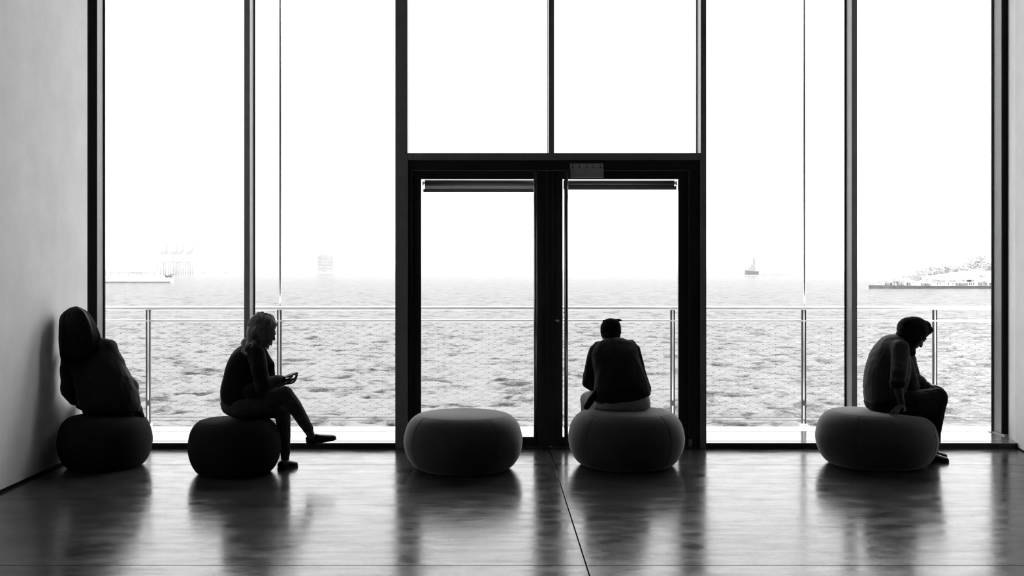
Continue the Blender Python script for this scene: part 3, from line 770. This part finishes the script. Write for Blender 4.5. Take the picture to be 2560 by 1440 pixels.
def locks(n, c, ax, rad, length, seed, thick=.006, wave=.012, back=1.0, spread=(-PI, PI), part=None, out=.0, n_seg=9, drop=None):
    """hair locks that run down over the skull and hang"""
    r, f, u = ax; random.seed(seed); mb = MB()
    for i in range(n):
        th = random.uniform(*spread); p0 = .12+random.random()*.9
        pts, rr = [], []
        ph = p0; ln = length*random.uniform(.85, 1.05); fr = random.uniform(1.5, 3.2); ps = random.uniform(0, 6.3)
        dirh = r*math.sin(th)-f*math.cos(th)
        p = None; step = ln/n_seg
        for k in range(n_seg+1):
            if ph < PI*.56:
                q = c+dirh*(rad[1]*math.sin(ph)) + u*(rad[2]*math.cos(ph))
                q = c+r*(rad[0]*math.sin(th)*math.sin(ph))-f*(rad[1]*math.cos(th)*math.sin(ph))+u*(rad[2]*math.cos(ph))
                ph += step/rad[1]
            else:
                q = p+V((0, 0, -1))*step+dirh*out*step
            wv = wave*math.sin(k*fr+ps)*(k/n_seg)
            p = q; pts.append(q+dirh*abs(wv)*.6+dirh.cross(u)*wv); rr.append(thick*(1.1 if 0 < k < n_seg-1 else .45)*random.uniform(.85, 1.15))
        mb.tube(pts, rr, 6)
    return mb
def limb(mb, pts, rs, n=16):
    for i in range(len(pts)-1): mb.cone(pts[i], pts[i+1], rs[i], rs[i+1], n)

# ===== person looking at a phone (second pouf) : profile to the right
D = 8.76
hc = at(659, 826, 8.74); hf = V((.86, .38, -.42))
sR, eR, wR = at(642, 888, 8.60), at(658, 966, 8.50), at(708, 951, 8.66)
sL, eL, wL = at(648, 886, 8.94), at(672, 966, 8.98), at(709, 957, 8.80)
hipR, kR, aR = at(600, 1012, 8.66), at(715, 986, 8.74), at(772, 1076, 8.74)
hipL, kL, aL = at(602, 1015, 8.88), at(706, 1024, 8.90), at(713, 1142, 8.93)
b = MB(); L_, ax = head_parts(b, hc, hf, .98)
limb(b, [at(650, 846, 8.75), at(640, 868, 8.76), at(630, 884, 8.76)], [.052, .052, .07])
b.loft([(at(600, 1005, D), .13, .10), (at(606, 960, D), .12, .09), (at(618, 915, D), .14, .10), (at(628, 888, D), .13, .07)], (0, 1, 0))
limb(b, [sR, eR, wR], [.045, .038, .026]); limb(b, [sL, eL, wL], [.045, .038, .026])
hand(b, wR+V((.005, 0, 0)), (1, .35, .06), (-.1, .2, 1), (0, 1, .2), curl=.95, s=.92)
hand(b, wL+V((.0, 0, 0)), (1, -.1, .1), (-.1, -.3, 1), (-.2, -1, .3), curl=.9, s=.92)
limb(b, [hipR, kR, aR], [.07, .05, .034]); limb(b, [hipL, kL, aL], [.07, .05, .034])
limb(b, [aR, at(779, 1093, 8.74)], [.036, .032]); limb(b, [aL, at(712, 1158, 8.93)], [.036, .032])
p2 = blob(b, 'person', M['skin'], voxel=.0045, smooth=2, label='person with wavy fair hair and glasses, legs crossed, looking down at a phone', cat='person')
j = MB()
j.loft([(at(606, 1004, D), .185, .155), (at(603, 985, D), .195, .160), (at(604, 955, D), .19, .150), (at(612, 917, D), .185, .138), (at(625, 888, D), .175, .118), (at(637, 868, D), .11, .07)], (0, 1, 0))
limb(j, [at(634, 884, 8.64), sR, at(648, 925, 8.53), eR], [.085, .075, .066, .062]); limb(j, [eR, at(690, 952, 8.60), at(703, 950, 8.65)], [.064, .046, .038])
limb(j, [at(640, 884, 8.88), sL, eL], [.08, .07, .058]); limb(j, [eL, at(702, 955, 8.82)], [.055, .036])
limb(j, [at(655, 885, 8.70), at(672, 915, 8.76), at(668, 950, 8.76), at(650, 985, 8.72)], [.05, .05, .07, .07])
j.ell(at(634, 978, 8.62), (.10, .08, .07))
jk = blob(j, 'jacket', M['jacket2'], p2, voxel=.007, smooth=3, folds=(.006, 9, (1, 1, .6)))
t = MB()
t.loft([(at(598, 1027, D), .185, .12), (at(599, 1010, D), .18, .15), (at(604, 990, D), .16, .13)], (0, 1, 0))
limb(t, [at(604, 1013, 8.66), at(650, 1007, 8.68), at(712, 986, 8.73)], [.105, .095, .066]); limb(t, [at(712, 986, 8.73), at(735, 1015, 8.73), at(771, 1073, 8.74)], [.068, .062, .042])
limb(t, [at(604, 1020, 8.88), at(660, 1022, 8.88), kL], [.09, .085, .066]); limb(t, [kL, at(709, 1070, 8.92), at(713, 1134, 8.93)], [.066, .058, .040])
blob(t, 'trousers', M['jeans'], p2, voxel=.007, smooth=3, folds=(.004, 12, (1, 1, 1)))
shoe('shoe', at(768, 1112, 8.74), at(840, 1098, 8.80), (.18, 0, 1), .085, M['shoe'], p2)
shoe('shoe', V((X(703, 8.90), 8.86, .002)), V((X(738, 9.0), 9.04, .002)), (0, 0, 1), .09, M['shoe'], p2)
r_, f_, u_ = ax
h = MB(); h.ell(L_(0, -.022, .035), (.088, .108, .098), ax, 24, 16); h.ell(L_(0, -.062, -.03), (.082, .065, .085), ax, 20, 12)
for q in range(70):
    random.seed(q); th = random.uniform(0, 2*PI); zz = random.uniform(-.55, 1)
    rr = math.sqrt(max(0, 1-zz*zz)); dx_ = math.cos(th)*rr; dy_ = math.sin(th)*rr
    if dy_ > .55 and zz < .45: continue
    h.ell(L_(dx_*.088, -.024+dy_*.106, .03+zz*.098), (.02, .02, .024), ax, 8, 6)
hb = blob(h, 'hair', M['hairblond'], p2, voxel=.005, smooth=1, folds=(.005, 40, (1, 1, .4)))
lk = locks(520, L_(0, -.018, .028), ax, (.094, .114, .105), .225, 3, thick=.0048, wave=.009, spread=(-2.3, 2.3), out=-.15)
lk.build('hair_locks', M['hairblond'], hb)
g = MB()
for sg in (-1, 1):
    ring = []
    for k in range(20):
        a_ = 2*PI*k/20; ring.append((math.cos(a_)*.027, math.sin(a_)*.021))
    front = [L_(sg*.034+x_, .104-abs(sg*.034+x_)*.25, .004+z_) for x_, z_ in ring]; backr = [p-f_*.004 for p in front]
    g.grid([backr, front])
    g.tube([L_(sg*.062, .088, .012), L_(sg*.082, .03, .012), L_(sg*.085, -.02, .006)], .0035, 6)
g.tube([L_(-.01, .104, .01), L_(.01, .104, .01)], .003, 6)
g.build('glasses', M['lens'], p2)
# neck scarf with a tail on the back
s = MB()
for k in range(14):
    a0 = 2*PI*k/14; a1 = 2*PI*(k+1)/14; cc = at(637, 862, 8.76)
    def rp(a): return cc+V((math.cos(a)*.085, math.sin(a)*.095, -.012*math.cos(a)+.010*math.sin(3*a)))
    s.cone(rp(a0), rp(a1), .030+.006*math.sin(3*a0), .030+.006*math.sin(3*a1), 10)
for q in range(4): limb(s, [at(612+q*9, 856, 8.70-q*.01), at(609+q*7, 868, 8.64-q*.015), at(606+q*4, 880+q*2, 8.60-q*.01)], [.024, .017, .011])
limb(s, [at(655, 852, 8.70), at(665, 862, 8.70)], [.03, .02])
blob(s, 'scarf', M['scarf'], p2, voxel=.006, smooth=2, folds=(.006, 26, (1, 1, 1)))
# phone
ph = empty('smartphone', tuple(at(725, 938, 8.68)), label='dark smartphone held up by the person with wavy fair hair', cat='phone')
u1 = (at(740, 932.5, 8.74)-at(713, 943, 8.64)).normalized(); u2 = V((0, 1, .1)); u2 = (u2-u1*u2.dot(u1)).normalized(); u3 = u1.cross(u2)
def obox(mb, a, b_, c_, o=0):
    vs_ = []
    for k in range(24):
        th = 2*PI*(k+.5)/24; cx, sx = math.cos(th), math.sin(th)
        vs_.append((abs(cx)**.3*(1 if cx > 0 else -1)*a, abs(sx)**.3*(1 if sx > 0 else -1)*b_))
    mb.grid([[u1*x_+u2*y_+u3*(o-c_) for x_, y_ in vs_], [u1*x_+u2*y_+u3*(o+c_) for x_, y_ in vs_]], smooth=False)
pm = MB(); obox(pm, .070, .035, .0045); pm.build('case', M['phone'], ph)
pm = MB(); obox(pm, .066, .032, .0004, .005); pm.build('screen', M['screen'], ph)

# ===== person in a cap, seen from behind
D = 9.08
hc = at(1527, 836, 9.34); hf = V((.05, .93, -.40))
sL, eL, wL = at(1492, 880, 9.2), at(1473, 955, 9.27), at(1508, 985, 9.46)
sR, eR, wR = at(1583, 876, 9.2), at(1606, 960, 9.24), at(1570, 985, 9.46)
hipL, kL, aL = at(1518, 1005, 9.06), at(1472, 1001, 9.48), V((X(1474, 9.5), 9.50, .08))
hipR, kR, aR = at(1588, 1005, 9.06), at(1598, 1001, 9.48), V((X(1598, 9.5), 9.50, .08))
b = MB(); L_, ax = head_parts(b, hc, hf, 1.0)
limb(b, [at(1528, 848, 9.31), at(1529, 868, 9.24)], [.058, .07])
b.loft([(at(1552, 1005, 9.06), .16, .11), (at(1548, 960, 9.08), .15, .10), (at(1540, 915, 9.13), .17, .10), (at(1534, 880, 9.19), .16, .08)], (1, 0, 0))
limb(b, [sL, eL, wL], [.05, .042, .028]); limb(b, [sR, eR, wR], [.05, .042, .028])
hand(b, wL, (.35, .9, -.1), (.6, 0, -.7), (.5, 0, .6), curl=.9); hand(b, wR, (-.35, .9, -.1), (-.6, 0, -.7), (-.5, 0, .6), curl=.9)
limb(b, [hipL, kL, aL], [.07, .055, .036]); limb(b, [hipR, kR, aR], [.07, .055, .036])
limb(b, [aL, aL+V((0, 0, -.045))], [.036, .03]); limb(b, [aR, aR+V((0, 0, -.045))], [.036, .03])
p3 = blob(b, 'person', M['skin'], voxel=.0048, smooth=2, label='person in dark cap and jacket seen from behind, leaning forward on a pouf', cat='person')
j = MB()
j.loft([(at(1556, 993, 9.05), .235, .17), (at(1553, 972, 9.05), .232, .165), (at(1547, 935, 9.09), .205, .15), (at(1539, 900, 9.14), .20, .14), (at(1534, 872, 9.20), .185, .11), (at(1530, 856, 9.25), .10, .06)], (1, 0, 0))
limb(j, [at(1500, 874, 9.22), sL, at(1479, 918, 9.24), eL], [.075, .068, .062, .060]); limb(j, [eL, at(1494, 974, 9.38), at(1502, 981, 9.42)], [.060, .045, .036])
limb(j, [at(1572, 870, 9.22), sR, at(1594, 918, 9.22), eR], [.075, .062, .058, .056]); limb(j, [eR, at(1576, 981, 9.42)], [.056, .036])
limb(j, [at(1608, 950, 9.1), at(1617, 974, 9.06)], [.045, .036])
for q in range(10):
    a0 = q/9*PI*2; j.ell(at(1529, 858, 9.27)+V((math.cos(a0)*.075, math.sin(a0)*.07, .004*math.sin(a0))), (.022, .022, .016), n=10, m=7)
blob(j, 'jacket', M['jacket'], p3, voxel=.007, smooth=3, folds=(.009, 8, (1, 1, .7)))
t = MB()
t.loft([(at(1555, 1017, 9.06), .235, .15), (at(1555, 1003, 9.06), .235, .165), (at(1554, 985, 9.07), .20, .14)], (1, 0, 0))
limb(t, [at(1508, 1003, 9.10), kL], [.10, .078]); limb(t, [kL, V((X(1473, 9.5), 9.5, .30)), aL+V((0, 0, .03))], [.076, .065, .055])
limb(t, [at(1596, 1003, 9.10), kR], [.10, .078]); limb(t, [kR, V((X(1598, 9.5), 9.5, .30)), aR+V((0, 0, .03))], [.076, .065, .055])
blob(t, 'trousers', M['pale_trousers'], p3, voxel=.007, smooth=3, folds=(.006, 11, (1, 1, 1)))
for a_ in (aL, aR): shoe('shoe', V((a_.x, a_.y-.05, .002)), V((a_.x, a_.y+.21, .002)), (0, 0, 1), .10, M['shoe'], p3)
r_, f_, u_ = ax
cpm = MB(); cpm.ell(L_(0, -.012, .045), (.089, .107, .088), ax, 24, 16); cpm.loft([(L_(0, -.012, .0), .088, .104), (L_(0, -.012, .04), .09, .108), (L_(0, -.012, .075), .086, .104), (L_(0, -.012, .105), .07, .09)], r_)
cpb = blob(cpm, 'cap', M['cap'], p3, voxel=.005, smooth=2, folds=(.002, 30, (1, 1, 1)))
bm_ = MB(); rows = []
for k in range(13):
    a_ = -1.1+2.2*k/12; ii = L_(math.sin(a_)*.088, .085*math.cos(a_)+.0, .03); oo = L_(math.sin(a_)*.085, .03+.145*math.cos(a_), .012)
    rows.append([ii, oo, oo+u_*.006, ii+u_*.006])
bm_.grid(rows).build('cap_brim', M['cap'], cpb)
bm_ = MB(); bm_.cone(L_(.0, -.10, .075), L_(.088, -.035, .118), .012, .008, 8); bm_.cone(L_(-.06, -.06, .10), L_(.07, -.06, .112), .012, .01, 8); bm_.build('cap_band', M['cap'], cpb)
bm_ = MB()
random.seed(5)
bm_.ell(L_(0, -.045, -.02), (.070, .062, .055), ax, 20, 12)
for q in range(90):
    a_ = random.uniform(-1.5, 1.5); p = L_(math.sin(a_)*.072, -.035-.068*math.cos(a_), random.uniform(-.03, .01)); bm_.cone(p, p-u_*random.uniform(.025, .045)+f_*.012, .005, .002, 6)
bm_.build('hair', M['hairdark'], p3)
# strap hanging at the left hip
st = MB(); limb(st, [at(1492, 978, 9.0), at(1478, 1000, 9.0), at(1466, 1018, 9.02)], [.022, .03, .024]); limb(st, [at(1492, 978, 9.0), at(1498, 965, 9.0)], [.022, .018])
blob(st, 'jacket_tail', M['jacket2'], p3, voxel=.006, smooth=2)

# ===== person in a headscarf, profile to the right, leaning on one hand
D = 9.12
hc = at(2287, 836, 9.1); hf = V((.72, .10, -.69))
sR, eR, wR = at(2250, 872, 8.96), at(2243, 948, 8.83), at(2254, 1012, 8.90)
sL, eL, wL = at(2262, 872, 9.28), at(2284, 945, 9.36), at(2318, 962, 9.24)
hipR, kR, aR = at(2212, 1003, 9.04), at(2345, 994, 9.10), V((X(2330, 9.24), 9.24, .085))
hipL, kL, aL = at(2214, 1003, 9.22), at(2330, 986, 9.32), V((X(2336, 9.40), 9.40, .085))
b = MB(); L_, ax = head_parts(b, hc, hf, 1.0)
limb(b, [at(2274, 846, 9.1), at(2262, 866, 9.11)], [.055, .06])
b.loft([(at(2208, 1003, D), .14, .12), (at(2208, 960, D), .13, .11), (at(2222, 915, D), .15, .11), (at(2243, 880, D), .14, .08)], (0, 1, 0))
limb(b, [sR, eR], [.05, .043]); limb(b, [eR, at(2247, 978, 8.86), wR], [.042, .036, .027]); limb(b, [sL, eL, wL], [.05, .04, .028])
hand(b, wR+V((0, -.0, .0)), (-.72, -.55, -.42), (.1, 0, -1), (.4, -1, 0), curl=.22, splay=.30, s=.98)
hand(b, wL, (1, -.2, -.15), (0, 0, -1), (0, -1, 0), curl=.5)
limb(b, [hipR, kR, aR], [.07, .055, .036]); limb(b, [hipL, kL, aL], [.07, .055, .036])
limb(b, [aR, aR+V((0, 0, -.045))], [.036, .03]); limb(b, [aL, aL+V((0, 0, -.045))], [.036, .03])
p4 = blob(b, 'person', M['skin'], voxel=.0048, smooth=2, label='person in a dark headscarf with bowed head, leaning on one hand at the right', cat='person')
j = MB()
j.loft([(at(2205, 1008, D), .17, .135), (at(2207, 990, D), .175, .15), (at(2212, 962, D), .185, .170), (at(2219, 927, D), .19, .178), (at(2226, 893, D), .185, .158), (at(2238, 864, D), .16, .118), (at(2252, 849, D), .09, .06)], (0, 1, 0))
limb(j, [at(2240, 874, 9.02), sR, at(2249, 905, 8.90), at(2247, 934, 8.85)], [.085, .078, .068, .068]); limb(j, [at(2247, 932, 8.85), at(2244, 952, 8.84)], [.068, .058])
limb(j, [at(2250, 874, 9.22), sL, eL, at(2305, 956, 9.28)], [.08, .07, .06, .045])
limb(j, [at(2262, 900, 9.1), at(2272, 935, 9.12), at(2278, 968, 9.14)], [.06, .062, .07])
blob(j, 'sweatshirt', M['shirt'], p4, voxel=.007, smooth=3, folds=(.006, 9, (1, 1, 1.2)))
cu = MB(); cu.tube([at(2243, 949, 8.84), at(2243.5, 952, 8.84), at(2244.5, 966, 8.85), at(2245, 968, 8.85)], [.055, .068, .064, .048], 24); blob(cu, 'rolled_cuff', M['jacket'], p4, voxel=.006, smooth=1, folds=(.003, 30, (1, 1, 2)))
t = MB()
t.loft([(at(2208, 1022, D), .18, .13), (at(2209, 1008, D), .18, .15), (at(2210, 992, D), .165, .14)], (0, 1, 0))
limb(t, [at(2215, 1008, 9.04), at(2280, 1010, 9.06), at(2344, 994, 9.10)], [.105, .115, .082]); limb(t, [at(2344, 994, 9.10), at(2331, 1045, 9.16), aR+V((-.01, 0, .05))], [.084, .088, .062]); limb(t, [at(2270, 1018, 9.1), at(2322, 1022, 9.12)], [.10, .09])
limb(t, [at(2218, 1004, 9.24), at(2275, 997, 9.26), kL], [.10, .095, .078]); limb(t, [kL, at(2332, 1045, 9.36), aL+V((0, 0, .05))], [.076, .068, .05])
blob(t, 'trousers', M['black_trousers'], p4, voxel=.007, smooth=3, folds=(.006, 10, (1, 1, 1)))
shoe('shoe', V((aR.x-.05, aR.y, .002)), V((X(2371, 9.22), 9.22, .002)), (0, 0, 1), .095, M['shoe'], p4)
shoe('shoe', V((aL.x-.06, aL.y, .002)), V((X(2368, 9.4)-.0, 9.42, .002)), (0, 0, 1), .095, M['shoe'], p4)
r_, f_, u_ = ax
h = MB()
h.ell(L_(0, -.026, .034), (.098, .108, .108), ax, 24, 16)
h.ell(at(2270, 822, 9.1), (.092, .088, .098)); h.ell(at(2284, 818, 9.1), (.10, .088, .092))
h.cone(at(2288, 820, 9.1), at(2312, 816, 9.1), .088, .052); h.cone(at(2312, 816, 9.1), at(2331, 826, 9.1), .052, .012)
h.cone(at(2304, 838, 9.1), at(2328, 830, 9.1), .04, .012)
limb(h, [at(2262, 842, 9.1), at(2262, 862, 9.1)], [.078, .085]); limb(h, [at(2270, 850, 9.1), at(2276, 880, 9.1)], [.06, .045])
for sg in (-1, 1): limb(h, [L_(sg*.06, .015, .04), L_(sg*.068, .012, -.03), L_(sg*.05, .015, -.10)], [.036, .036, .036])
blob(h, 'headscarf', M['headscarf'], p4, voxel=.006, smooth=3, folds=(.004, 14, (1, 1, 1)))

# ===== long-haired person leaning on the left wall, back to the room
D = 9.0
hc = at(190, 812, 8.98); hf = V((-.12, .95, -.28))
sL, eL, wL = at(176, 892, 9.02), at(172, 975, 9.00), at(196, 1012, 9.22)
sR, eR, wR = at(274, 882, 9.02), at(324, 966, 9.06), at(300, 1008, 9.32)
hipL, kL, aL = at(240, 1012, 9.02), at(226, 1010, 9.44), V((X(228, 9.46), 9.46, .08))
hipR, kR, aR = at(302, 1012, 9.02), at(316, 1010, 9.44), V((X(318, 9.46), 9.46, .08))
b = MB(); L_, ax = head_parts(b, hc, hf, .98)
limb(b, [at(194, 826, 8.99), at(207, 858, 9.0)], [.052, .062])
b.loft([(at(270, 1012, 9.02), .15, .11), (at(258, 960, 9.0), .14, .10), (at(236, 915, 9.0), .16, .10), (at(222, 885, 9.0), .15, .08)], (1, 0, .25))
limb(b, [sL, eL, wL], [.045, .04, .026]); limb(b, [sR, eR, wR], [.045, .04, .026])
hand(b, wL, (.3, .9, -.1), (0, 0, -1), (1, 0, 0), curl=.4, s=.92); hand(b, wR, (-.1, .9, -.1), (0, 0, -1), (-1, 0, 0), curl=.4, s=.92)
limb(b, [hipL, kL, aL], [.07, .05, .036]); limb(b, [hipR, kR, aR], [.07, .05, .036])
limb(b, [aL, aL+V((0, 0, -.045))], [.036, .03]); limb(b, [aR, aR+V((0, 0, -.045))], [.036, .03])
p1 = blob(b, 'person', M['skin'], voxel=.0048, smooth=2, label='person with long dark hair and dark jacket leaning on the left wall', cat='person')
j = MB()
j.loft([(at(272, 1022, 9.02), .27, .16), (at(272, 1004, 9.02), .26, .17), (at(262, 965, 9.0), .235, .16), (at(242, 920, 9.0), .215, .145), (at(226, 882, 9.0), .185, .12), (at(214, 862, 9.0), .11, .07)], (1, 0, -.12))
limb(j, [at(200, 880, 9.0), sL, at(170, 930, 8.98), eL], [.08, .072, .066, .066]); limb(j, [eL, at(186, 1000, 9.08)], [.062, .05])
limb(j, [at(248, 868, 9.0), at(272, 872, 9.0), at(285, 905, 9.0), at(305, 944, 9.03), at(326, 968, 9.05)], [.08, .078, .078, .074, .068]); limb(j, [at(326, 968, 9.05), at(330, 1002, 9.08)], [.068, .052])
limb(j, [at(318, 1000, 9.02), at(343, 1024, 9.04), at(354, 1038, 9.06)], [.07, .052, .026])
for q in range(8):
    a0 = q/8*PI*2; j.ell(at(212, 862, 9.0)+V((math.cos(a0)*.085, math.sin(a0)*.08, -.02*math.cos(a0))), (.028, .028, .022), n=10, m=7)
blob(j, 'jacket', M['jacket'], p1, voxel=.007, smooth=3, folds=(.011, 8, (1.1, 1, .7)))
t = MB()
t.loft([(at(272, 1034, 9.04), .20, .13), (at(271, 1018, 9.04), .21, .15), (at(270, 1000, 9.04), .18, .13)], (1, 0, 0))
limb(t, [at(240, 1018, 9.06), kL], [.10, .074]); limb(t, [kL, aL+V((0, 0, .05))], [.072, .05]); limb(t, [at(302, 1018, 9.06), kR], [.10, .074]); limb(t, [kR, aR+V((0, 0, .05))], [.072, .05])
blob(t, 'trousers', M['black_trousers'], p1, voxel=.008, smooth=3, folds=(.005, 10, (1, 1, 1)))
for a_ in (aL, aR): shoe('shoe', V((a_.x, a_.y-.05, .002)), V((a_.x, a_.y+.19, .002)), (0, 0, 1), .092, M['shoe'], p1)
h = MB(); h.ell(L_(0, -.02, .035), (.092, .112, .103), ax, 24, 16)
limb(h, [at(186, 812, 8.95), at(182, 850, 8.92), at(184, 885, 8.91)], [.09, .09, .07])
limb(h, [at(204, 810, 8.97), at(222, 838, 8.97)], [.07, .04]); limb(h, [at(172, 825, 8.96), at(168, 885, 8.94)], [.06, .055])
hb = blob(h, 'hair', M['hairdark'], p1, voxel=.006, smooth=2, folds=(.004, 30, (1, 1, .25)))
# long strands combed from the crown between guide curves, right shoulder to wall side
guides = [
    [(196, 769, 8.93), (219, 781, 8.96), (236, 806, 8.95), (247, 830, 8.93), (254, 850, 8.91)],
    [(192, 767, 8.90), (209, 780, 8.86), (223, 810, 8.86), (232, 850, 8.85), (236, 882, 8.86)],
    [(188, 767, 8.90), (194, 782, 8.845), (200, 825, 8.83), (205, 875, 8.825), (208, 915, 8.83)],
    [(184, 768, 8.90), (178, 784, 8.85), (176, 830, 8.83), (178, 880, 8.825), (180, 925, 8.83)],
    [(180, 769, 8.91), (162, 785, 8.88), (155, 830, 8.86), (156, 880, 8.86), (160, 915, 8.87)],
    [(178, 770, 8.95), (153, 790, 8.97), (149, 830, 8.97), (150, 870, 8.97), (154, 900, 8.97)]]
lk = MB(); random.seed(9)
for q in range(480):
    uu = random.random()*(len(guides)-1.001); gi = int(uu); fu = uu-gi; lift = random.uniform(-.012, .010); ps = random.uniform(0, 6); cut = random.uniform(.82, 1.0)
    G = [at(*guides[gi][k]).lerp(at(*guides[gi+1][k]), fu) for k in range(5)]
    C5 = catmull([tuple(p) for p in G], 3); pts = []
    m_ = max(6, int(len(C5)*cut))
    for k, p in enumerate(C5[:m_]):
        t_ = k/m_; pts.append(V(p)+V((.006*math.sin(t_*7+ps)*t_, lift, .002*math.sin(ps))))
    lk.tube(pts, [.0048*(.5 if k in (0, m_-1) else 1) for k in range(m_)], 5)
lk.build('hair_locks', M['hairdark'], hb)
